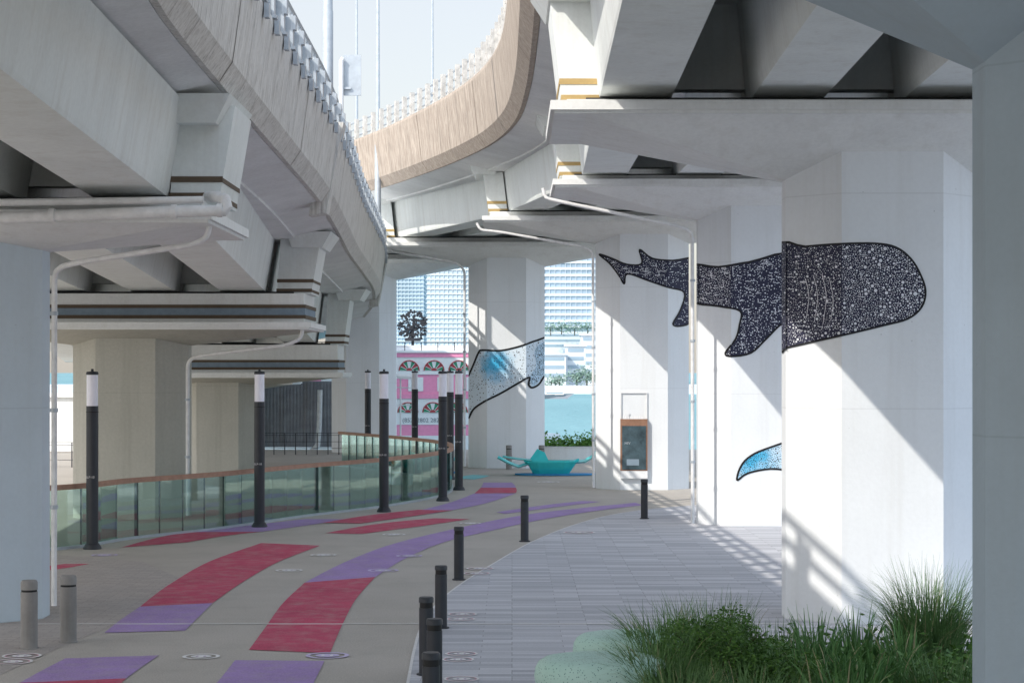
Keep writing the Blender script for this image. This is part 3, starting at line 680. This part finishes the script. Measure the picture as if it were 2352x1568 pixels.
for i,(a,b) in enumerate(zip(pp,pp[1:])):
    t=(b-a).normalized(); n=Vector((t.y,-t.x,0))
    a2=a+t*.012; b2=b-t*.012
    m=MB(); m.hexa([a2-n*.008+Vector((0,0,.06)),b2-n*.008+Vector((0,0,.06)),b2+n*.008+Vector((0,0,.06)),a2+n*.008+Vector((0,0,.06))],[a2-n*.008+Vector((0,0,1.3)),b2-n*.008+Vector((0,0,1.3)),b2+n*.008+Vector((0,0,1.3)),a2+n*.008+Vector((0,0,1.3))]); m.build('glass_panel','glass',r)
    wd=.055 if i%5==0 else .012
    m=MB(); c=a+n*-.03; m.hexa([c-t*wd-n*.015,c+t*wd-n*.015,c+t*wd+n*.015,c-t*wd+n*.015],[c-t*wd-n*.015+Vector((0,0,1.3)),c+t*wd-n*.015+Vector((0,0,1.3)),c+t*wd+n*.015+Vector((0,0,1.3)),c-t*wd+n*.015+Vector((0,0,1.3))]); m.build('post','char',r)

# ------------------------------------------------------------ turquoise boat seat
def boat(c,s,label):
    r=empty('boat_seat',c,label,'play seat','turquoise play seats')
    st=[(-1.0,.30,.40,.56),(-.85,.46,.10,.55),(-.5,.54,.02,.54),(.5,.54,.02,.54),(.85,.44,.08,.56),(1.05,.26,.36,.62)]
    rings=[]
    for x,hy,z0,z1 in st:
        R=[(x*.80,-hy*.5,z0),(x*.90,-hy*.75,z0+(z1-z0)*.4),(x,-hy,z1-.05),(x,-hy,z1),(x*.97,-hy*.7,z1-.07),(x*.97,hy*.7,z1-.07),(x,hy,z1),(x,hy,z1-.05),(x*.90,hy*.75,z0+(z1-z0)*.4),(x*.80,hy*.5,z0)]
        rings.append([Vector(c)+Vector(v)*s for v in R])
    MB().loft(rings).build('hull','teal',r)
    def fin(pts,th,name,w0=.45,w1=.16):
        q=[Vector(p) for p in pts]; n=len(q); rg=[]
        for i,p in enumerate(q):
            k=i/(n-1); wd=(w0*(1-k)+w1*k); t=(q[min(i+1,n-1)]-q[max(i-1,0)]).normalized(); u=Vector((-t.z,0,t.x))
            rg.append([Vector(c)+(p+Vector((0,-wd,0))-u*th*.3)*s,Vector(c)+(p-u*th)*s,Vector(c)+(p+Vector((0,wd,0))-u*th*.3)*s,Vector(c)+(p+u*th*.3)*s])
        MB().loft(rg).build(name,'teal',r)
    fin([(-.80,-.1,.42),(-1.2,-.2,.30),(-1.6,-.3,.46),(-1.98,-.35,.66)],.10,'wing')
    fin([(-.7,.3,.53),(-1.2,.5,.56),(-1.8,.7,.64)],.07,'wing')
    fin([(.70,0,.52),(1.25,0,.56),(1.6,.05,.76),(1.76,.1,1.02)],.11,'tail_fin',.5,.22)
    MB().hexa([Vector(c)+Vector(v)*s for v in[(-.85,.2,.48),(-.05,.2,.48),(-.05,.28,.48),(-.85,.28,.48)]],[Vector(c)+Vector(v)*s for v in[(-.5,.3,.97),(-.22,.3,.84),(-.22,.35,.84),(-.5,.35,.97)]]).build('backrest','teal',r)
    m=MB(); m.prism([(c[0]+s*1.5*math.cos(a*.3)+.15,c[1]+s*.6*math.sin(a*.3)) for a in range(21)],.02,.07); m.build('floor_mat','blue',r)
q=G(1265,1091); boat(q,1.0,'turquoise boat shaped seat with raised tail fin between the two white piers')
q=G(1002,1090); boat((q.x-.6,q.y+1,0),.85,'second turquoise seat seen through the balustrade glass')

# ------------------------------------------------------------ information board
d=64.80
r=empty('information_board',P(1456,1098,d),'timber information board with dark poster case on the white pier','information board')
a=P(1425,1098,d); b=P(1487,962,d); y0=d-.06
MB().box(a.x,b.x,y0,d+.09,a.z,a.z+.25).build('plinth','white',r)
MB().box(a.x,b.x,y0-.01,d+.09,a.z+.252,b.z).build('timber_case','wood2',r)
MB().box(a.x+.05,b.x-.05,y0-.03,y0-.011,a.z+.29,b.z-.22).build('poster_case','poster',r)
m=MB(); t=P(1456,900,d); 
for (x0,x1,z0,z1) in ((a.x,a.x+.035,b.z+.001,t.z),(b.x-.035,b.x,b.z+.001,t.z),(a.x+.035,b.x-.035,t.z-.04,t.z)): m.box(x0,x1,d+.05,d+.09,z0,z1)
m.build('top_frame','white',r)
m=MB()
for k,(x,h) in enumerate([(.08,.16),(.15,.32),(.24,.09),(.3,.1),(.36,.08),(.45,.1),(.52,.09),(.6,.11),(.68,.09)]): m.box(a.x+x,a.x+x+.04,y0,y0+.02,b.z+.002,b.z+h)
m.build('cut_out_letters','white',r)
text('HIV',.12,'galv',r,(a.x+.13,y0-.033,b.z-.82),name='poster_lettering')
MB().box(a.x+.2,a.x+.6,y0-.034,y0-.0305,b.z-1.5,b.z-1.3).build('poster_picture','slate',r)

# ------------------------------------------------------------ sea wall planter and hedge
a=G(1257,1055)
r=empty('sea_wall_planter',(a.x+1.5,87,0),'low curved concrete planter by the water behind the turquoise seat','planter')
pts=catmull([Vector((x,y,0)) for x,y in((-.5,90.5),(.6,88),(1.6,87),(4.2,87),(6.5,88))],6)
fr=frames(pts,1)
MB().loft([[p+n*u+Vector((0,0,z)) for u,z in((.0,0),(-.05,.5),(-.02,.56),(-.5,.56),(-.5,0))] for p,n,t in fr]).build('planter_wall','cap',r)
def leaves(m,fn,n,s,rnd):
    for i in range(n):
        c=fn(); a=Vector((rnd.gauss(0,1),rnd.gauss(0,1),rnd.gauss(0,.6))).normalized(); b=a.cross(Vector((rnd.gauss(0,1),rnd.gauss(0,1),rnd.gauss(0,1)))).normalized()
        L=s*rnd.uniform(.6,1.3); m.add([c-a*L,c-b*L*.45,c+a*L,c+b*L*.45],[(0,1,2,3)],0)
rnd=random.Random(3); m=MB()
leaves(m,lambda:Vector((rnd.uniform(-.2,6.5),rnd.uniform(87.3,88.6),.5+abs(rnd.gauss(0,.22)))),3500,.09,rnd)
tag(m.build('hedge','hedge',fix=False),'bright green low hedge in the planter by the water','hedge')

# ------------------------------------------------------------ foreground stools and plants
def pebble(cx,cy,rx,ry,h,label):
    rings=[]
    for sc,z in ((.72,0),(.78,.3*h),(.86,.45*h),(.95,.57*h),(.99,.67*h),(1.0,.75*h),(.985,.84*h),(.94,.92*h),(.85,.97*h),(.70,.995*h),(.45,h+.004),(.15,h+.006)):
        rings.append([Vector((cx+(rx*sc)*abs(math.cos(a))**.85*math.copysign(1,math.cos(a)),cy+ry*sc*abs(math.sin(a))**.9*math.copysign(1,math.sin(a)),z)) for a in [2*math.pi*k/48 for k in range(48)]])
    o=MB().loft(rings).build('pebble_stool','mint',None,True)
    tag(o,label,'stool','mint speckled pebble stools')
pebble(.98,21.5,.74,.60,.82,'mint green speckled pebble stool, the nearer one at the bottom edge')
pebble(1.42,23.6,.70,.56,.79,'mint green speckled pebble stool, the farther one behind the first')
def grass(cx,cy,z,n,L,spread,label,lean=.5,w=.007,seed=0,mats='blade'):
    rnd=random.Random(seed+11); m=MB()
    for i in range(n):
        a=rnd.uniform(0,2*math.pi); rr=spread*math.sqrt(rnd.random()); b=Vector((cx+rr*math.cos(a),cy+rr*math.sin(a)*.7,z))
        l=L*rnd.uniform(.5,1.1); a2=a+rnd.gauss(0,.6); dr=Vector((math.cos(a2),math.sin(a2),0)); le=lean*rnd.uniform(.2,1.3)
        sd=Vector((-dr.y,dr.x,0)) if rnd.random()<.4 else Vector((1,0,0)); ww=w*rnd.uniform(.7,1.5); vs=[]
        for k in range(6):
            t=k/5; p=b+Vector((0,0,l*(t-.28*le*t*t*t*1.4)))+dr*(l*le*t*t*.75); q=ww*(1-t*.92); vs+=[p-sd*q,p+sd*q]
        m.add(vs,[(2*k,2*k+1,2*k+3,2*k+2) for k in range(5)],1 if rnd.random()<.06 else 0)
    o=m.build('ornamental_grass',[mats,'straw'],fix=False); return tag(o,label,'ornamental grass','ornamental grasses in the bed')
gl=[(1.55,21.2,.28,700,.98,.30,.95,.008,'grass tuft drooping over the near pebble stool, leftmost'),
(1.78,23.2,.3,560,1.0,.34,.85,.008,'grass tuft behind the leftmost one, left of the round shrub'),
(2.4,24.2,.3,420,.95,.5,.5,.007,'tall grass tuft rising behind the round shrub'),
(3.15,23.9,.1,320,.85,.45,.5,.008,'grass tuft just right of the round shrub'),
(3.8,24.8,.0,85,1.0,.22,.45,.018,'upright strap leaved tuft right of centre in front of the large pier, left one'),
(4.35,25.2,.0,85,.98,.22,.45,.018,'upright strap leaved tuft in front of the large pier base, middle one'),
(4.85,24.8,.0,85,.9,.22,.45,.018,'strap leaved tuft just left of the big arching tuft'),
(5.45,26.0,.0,1200,1.5,.42,.8,.006,'biggest arching grass tuft beside the right edge pier'),
(4.9,22.6,.0,420,.85,.5,.6,.008,'low grass tuft at the foot of the right edge pier'),
(1.75,20.5,.2,700,.78,.38,.8,.008,'short grass fringe at the bottom edge right of the near stool'),
(2.5,20.5,.2,560,.75,.5,.7,.008,'short grass fringe below the round shrub'),
(3.5,20.9,.1,120,.9,.35,.6,.018,'strap leaved clump at the bottom edge, right part'),
(4.0,22.6,.0,140,.95,.45,.5,.018,'strap leaved clump between the round shrub and the right edge pier'),
(3.45,22.4,.1,140,.9,.4,.5,.018,'strap leaved clump immediately right of the round shrub')]
for k,g in enumerate(gl): grass(g[0],g[1],g[2],g[3],g[4],g[5],g[8],g[6],g[7],seed=k,mats='strap' if g[7]>.01 else 'blade')
def shrub(cx,cy,z,rx,rz_,n,label,seed):
    r=empty('shrub',(cx,cy,z),label,'shrub'); rnd=random.Random(seed)
    m=MB()
    def fn():
        while True:
            v=Vector((rnd.uniform(-1,1),rnd.uniform(-1,1),rnd.uniform(-.3,1)))
            if v.length<1 and (v.length>.6 or rnd.random()<.15): break
        k=1+.10*math.sin(v.x*9)+.08*math.sin(v.y*7+v.x*5)
        return Vector((cx+v.x*rx*k,cy+v.y*rx*.8,z+v.z*rz_*k))
    leaves(m,fn,n,.022,rnd); m.build('foliage','leaf',r,fix=False)
    m=MB()
    for k in range(9):
        a=k*.7; m.tube([(cx,cy,z-.1),(cx+.2*math.cos(a),cy+.2*math.sin(a),z+rz_*.4),(cx+rx*.6*math.cos(a),cy+rx*.5*math.sin(a),z+rz_*.75)],[.012,.008,.004],5)
    m.build('stems','stem',r)
shrub(2.25,21.7,.45,.86,.80,21000,'dense small leaved round shrub beside the pebble stools',5)
shrub(3.1,21.4,.3,.55,.50,8000,'smaller green shrub right of the round shrub',6)
MB().box(1.75,6.5,20.2,26.9,-.0,.12).build('planting_bed','soil').__setitem__('kind','structure')
rnd=random.Random(77); m=MB()
leaves(m,lambda:Vector((rnd.uniform(1.85,6.4),rnd.uniform(20.3,26.7),.1+abs(rnd.gauss(0,.16)))),11000,.05,rnd)
tag(m.build('ground_cover','leaf',fix=False),'low leafy ground cover between the grass tufts','ground cover',kind='stuff')

# ------------------------------------------------------------ left background
r=empty('clad_wall',(-11,101,0),'grey vertically ribbed cladding wall under the far left viaduct','wall')
m=MB(); 
for k in range(34): m.box(-13.6+k*.17,-13.53+k*.17,101.0,101.06,0,3.3)
m.box(-13.7,-7.9,101.05,101.3,0,3.35); m.build('ribbed_cladding','corr',r)
MB().tube([P(735,895,100.5),P(733,980,100.5),P(730,1022,100.5),P(700,1050,100.5)],.13,10).build('drain_pipe','pipe',r,True)
r=empty('retaining_wall',(-24,97,0),'pale sunlit retaining wall behind the left viaduct piers','wall')
MB().box(-60,-14.2,96.2,97,0,2.6).build('wall_face','cap',r); MB().box(-60,-14.2,96.0,97.1,2.6,2.8).build('coping','cap',r)
def railing(x0,x1,y,h,label,n):
    r=empty('metal_railing',(x0,y,0),label,'railing')
    for k in range(n):
        x=x0+(x1-x0)*k/(n-1); MB().box(x-.02,x+.02,y-.02,y+.02,0,h).build('post','char',r)
    for z in (.3,.6,.9,h): MB().tube([(x0,y,z),(x1,y,z)],.012,6).build('rail','char',r)
railing(-13.5,-7.5,92,1.0,'black metal railing in front of the grey cladding wall',13)
railing(-30,-17,80,1.0,'black metal railing behind the left piers',20)
r=empty('gangway_canopy',(-6,101,0),'white framed gangway canopy left of the pink ferry','canopy')
MB().hexa([P(800,862,97),P(955,872,97),P(955,868,99),P(800,856,99)],[P(800,856,97),P(955,866,97),P(955,861,99),P(800,850,99)]).build('roof_panel','white',r)
for k in range(6):
    a=P(812+k*27,866,97.3); MB().tube([a,Vector((a.x,a.y,0))],.04,6).build('post','white',r)
for yy in (885,925): MB().tube([P(800,yy,97.3),P(955,yy+6,97.3)],.03,6).build('rail','white',r)

# ------------------------------------------------------------ ferry
D=120.0
r=empty('ferry',(-9,D+4,-3),'pink and white ferry with fan shaped windows moored behind the promenade','ferry')
Z=lambda y:H-(y-HY)*D/F
MB().prism([(-24,D),(-1,D),(3,D+4),(-1,D+8),(-24,D+8),(-27,D+4)],-3.4,Z(1000)).build('hull','white',r)
def slab(y0,y1,mat,name,pr=0): MB().box(-23,1,D-pr,D+7.5,Z(y1),Z(y0)-.002).build(name,mat,r)
slab(975,1000,'pink','lower_band'); slab(948,975,'white','sign_board',.03); slab(915,948,'white','lower_window_wall'); slab(904,915,'pink','deck_stripe',.06)
slab(860,904,'pink','middle_wall'); slab(852,860,'white','ledge',.06); slab(820,852,'white','upper_window_wall'); slab(810,820,'pink','upper_stripe',.04); slab(805,810,'white','roof_edge',.12)
for ry,nm in ((851,0),(947,1)):
    for k in range(13):
        x=P(940+57*(k-10)+(-3 if nm else 0),0,D).x; rr=.60; z=Z(ry); m=MB()
        for s in range(7):
            a0=math.pi*s/7; a1=math.pi*(s+1)/7; ys=D-.03
            m.add([(x,ys,z),(x+rr*math.cos(a0),ys,z+rr*math.sin(a0)),(x+rr*math.cos(a1),ys,z+rr*math.sin(a1))],[(0,1,2)],[0,1,0,2,0,1,0][s])
        for s in range(8):
            a=math.pi*s/7; m.tube([(x,D-.05,z),(x+rr*math.cos(a),D-.05,z+rr*math.sin(a))],.016,4,2)
        m.tube([(x+rr*math.cos(a*math.pi/12),D-.05,z+rr*math.sin(a*math.pi/12)) for a in range(13)],.035,4,1)
        m.add([(x+.17*math.cos(a*math.pi/8),D-.07,z+.17*math.sin(a*math.pi/8)) for a in range(9)],[list(range(9))],1)
        if x>-24 and x<.5: m.build('fan_window',['fgreen','fred','white'],r,fix=False)
for k in range(13):
    x=-22+k*1.75
    m=MB(); m.box(x,x+.9,D-.04,D-.01,Z(898),Z(866),0); m.build('window','white',r)
text('(852) 2802 2828',.36,'grey',r,(P(924,972,D).x,D-.05,Z(969)),name='phone_lettering')
m=MB(); 
for k in range(24): m.box(-22.5+k,-22.45+k,D+.2,D+.25,Z(805),Z(785))
m.box(-22.5,.9,D+.2,D+.25,Z(787),Z(785)); m.box(-22.5,.9,D+.2,D+.25,Z(796),Z(795)); m.build('top_railing','char',r)
MB().box(-12,-2.2,D+2,D+6,Z(805),Z(792)).build('top_cabin','white',r)
c=P(948,748,D+3); m=MB(); rnd=random.Random(9)
for k in range(260):
    a=rnd.uniform(0,2*math.pi); q=math.sqrt(rnd.random())*.92; w_=rnd.uniform(.04,.10); p=c+Vector((math.cos(a)*q,rnd.uniform(-.25,.25),math.sin(a)*q))
    u=Vector((math.cos(a),0,math.sin(a))); v=Vector((-u.z,0,u.x))
    m.add([p-u*w_-v*w_*.7,p+u*w_-v*w_*.7,p+u*w_*1.2+v*w_*.7,p-u*w_+v*w_*.7],[(0,1,2,3)])
m.build('mast_ornament','char',r,fix=False)
m=MB(); m.tube([c,Vector((c.x,c.y,Z(792)))],.09,8); m.build('ornament_mast','char',r); MB().lathe([(.5,-.1),(.5,.1)],Vector((c.x,c.y,Z(778)))).build('ornament_platform','char',r)

# ------------------------------------------------------------ far shore
r=empty('far_quay',(40,600,-3),'far waterfront quay wall across the harbour','quay wall')
MB().box(-600,600,575,640,-3.5,-.6).build('quay_face','tpod',r)
def tower(x0,x1,yt,yb,d,pitch,mg,mbn,label,vert=0,bf=.42):
    a=P(x0,yb,d); b=P(x1,yt,d); r=empty('office_tower',((a.x+b.x)/2,d+15,a.z),label,'office tower','towers across the harbour')
    MB().box(a.x,b.x,d,d+30,-3,b.z).build('glass_walls',mg,r)
    m=MB(); z=a.z; dz=pitch*d/F
    while z<b.z-dz*.4: m.box(a.x-.3,b.x+.3,d-.5,d+30.5,z,z+dz*bf); z+=dz
    m.build('floor_bands',mbn,r)
    if vert:
        m=MB(); n=int((b.x-a.x)/(vert*d/F))
        for k in range(n+1): x=a.x+(b.x-a.x)*k/n; m.box(x-.12,x+.12,d-.48,d-.02,a.z,b.z)
        m.build('mullions',mbn,r)
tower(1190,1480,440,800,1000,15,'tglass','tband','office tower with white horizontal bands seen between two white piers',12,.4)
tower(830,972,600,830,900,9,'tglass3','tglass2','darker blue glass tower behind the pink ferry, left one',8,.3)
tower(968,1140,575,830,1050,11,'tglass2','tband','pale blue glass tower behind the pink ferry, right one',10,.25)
def block(x0,x1,y0,y1,d,label,n):
    a=P(x0,y1,d); b=P(x1,y0,d); r=empty('waterfront_building',((a.x+b.x)/2,d,a.z),label,'building','low buildings across the harbour')
    MB().box(a.x,b.x,d,d+12,-3,b.z).build('walls','tpod',r)
    dz=(b.z-a.z)/n
    for k in range(n): MB().box(a.x+.6,b.x-.6,d-.15,d-.01,a.z+dz*k+dz*.35,a.z+dz*k+dz*.75).build('window_strip','twin',r)
    MB().box(a.x-.4,b.x+.4,d-.6,d+12.4,b.z,b.z+.5).build('roof_slab','tband',r)
block(1240,1300,815,872,600,'low white waterfront building left of the stepped one',3)
block(1300,1345,795,872,610,'stepped white waterfront building across the harbour',4)
block(1335,1420,770,880,640,'taller white waterfront building at the right of the gap',6)
block(1230,1440,752,800,760,'long pale podium below the banded tower',4)
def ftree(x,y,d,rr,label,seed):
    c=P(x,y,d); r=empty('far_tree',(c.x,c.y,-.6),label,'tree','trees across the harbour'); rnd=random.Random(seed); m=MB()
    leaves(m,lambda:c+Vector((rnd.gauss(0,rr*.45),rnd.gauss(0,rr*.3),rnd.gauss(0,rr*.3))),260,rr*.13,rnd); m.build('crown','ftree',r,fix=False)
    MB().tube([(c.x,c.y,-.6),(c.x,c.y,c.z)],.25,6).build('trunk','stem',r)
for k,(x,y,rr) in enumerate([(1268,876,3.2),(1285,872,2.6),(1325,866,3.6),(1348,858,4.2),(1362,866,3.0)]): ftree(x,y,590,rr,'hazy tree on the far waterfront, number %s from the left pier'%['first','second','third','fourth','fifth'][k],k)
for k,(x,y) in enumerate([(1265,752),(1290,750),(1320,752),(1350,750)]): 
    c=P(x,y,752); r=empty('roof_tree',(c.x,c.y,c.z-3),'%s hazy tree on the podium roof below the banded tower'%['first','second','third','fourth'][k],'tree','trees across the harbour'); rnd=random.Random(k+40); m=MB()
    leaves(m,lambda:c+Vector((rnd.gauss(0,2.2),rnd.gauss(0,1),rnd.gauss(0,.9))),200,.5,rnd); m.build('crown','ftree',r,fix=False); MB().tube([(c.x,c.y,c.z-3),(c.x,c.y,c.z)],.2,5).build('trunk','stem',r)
d=480; a=P(1250,905,d); b=P(1312,880,d); r=empty('yacht',((a.x+b.x)/2,d,-3),'white motor yacht moored at the far quay','yacht')
MB().hexa([(a.x,d,-3.1),(b.x-1.2,d,-3.1),(b.x-1.2,d+2,-3.1),(a.x,d+2,-3.1)],[(a.x-.2,d-.5,-2),(b.x+.8,d+.8,-1.7),(b.x+.8,d+1.2,-1.7),(a.x-.2,d+2.5,-2)]).build('hull','grey',r)
MB().box(a.x+.3,b.x-1.8,d,d+2,-2,-1.2).build('lower_cabin','white',r); MB().box(a.x+.5,b.x-2.0,d-.02,d+2.02,-1.75,-1.4).build('window','twin',r)
MB().box(a.x+.8,b.x-2.8,d+.1,d+1.9,-1.2,-.6).build('upper_cabin','white',r); MB().tube([(a.x+2,d+1,-.6),(a.x+2,d+1,.8)],.07,6).build('mast','white',r)
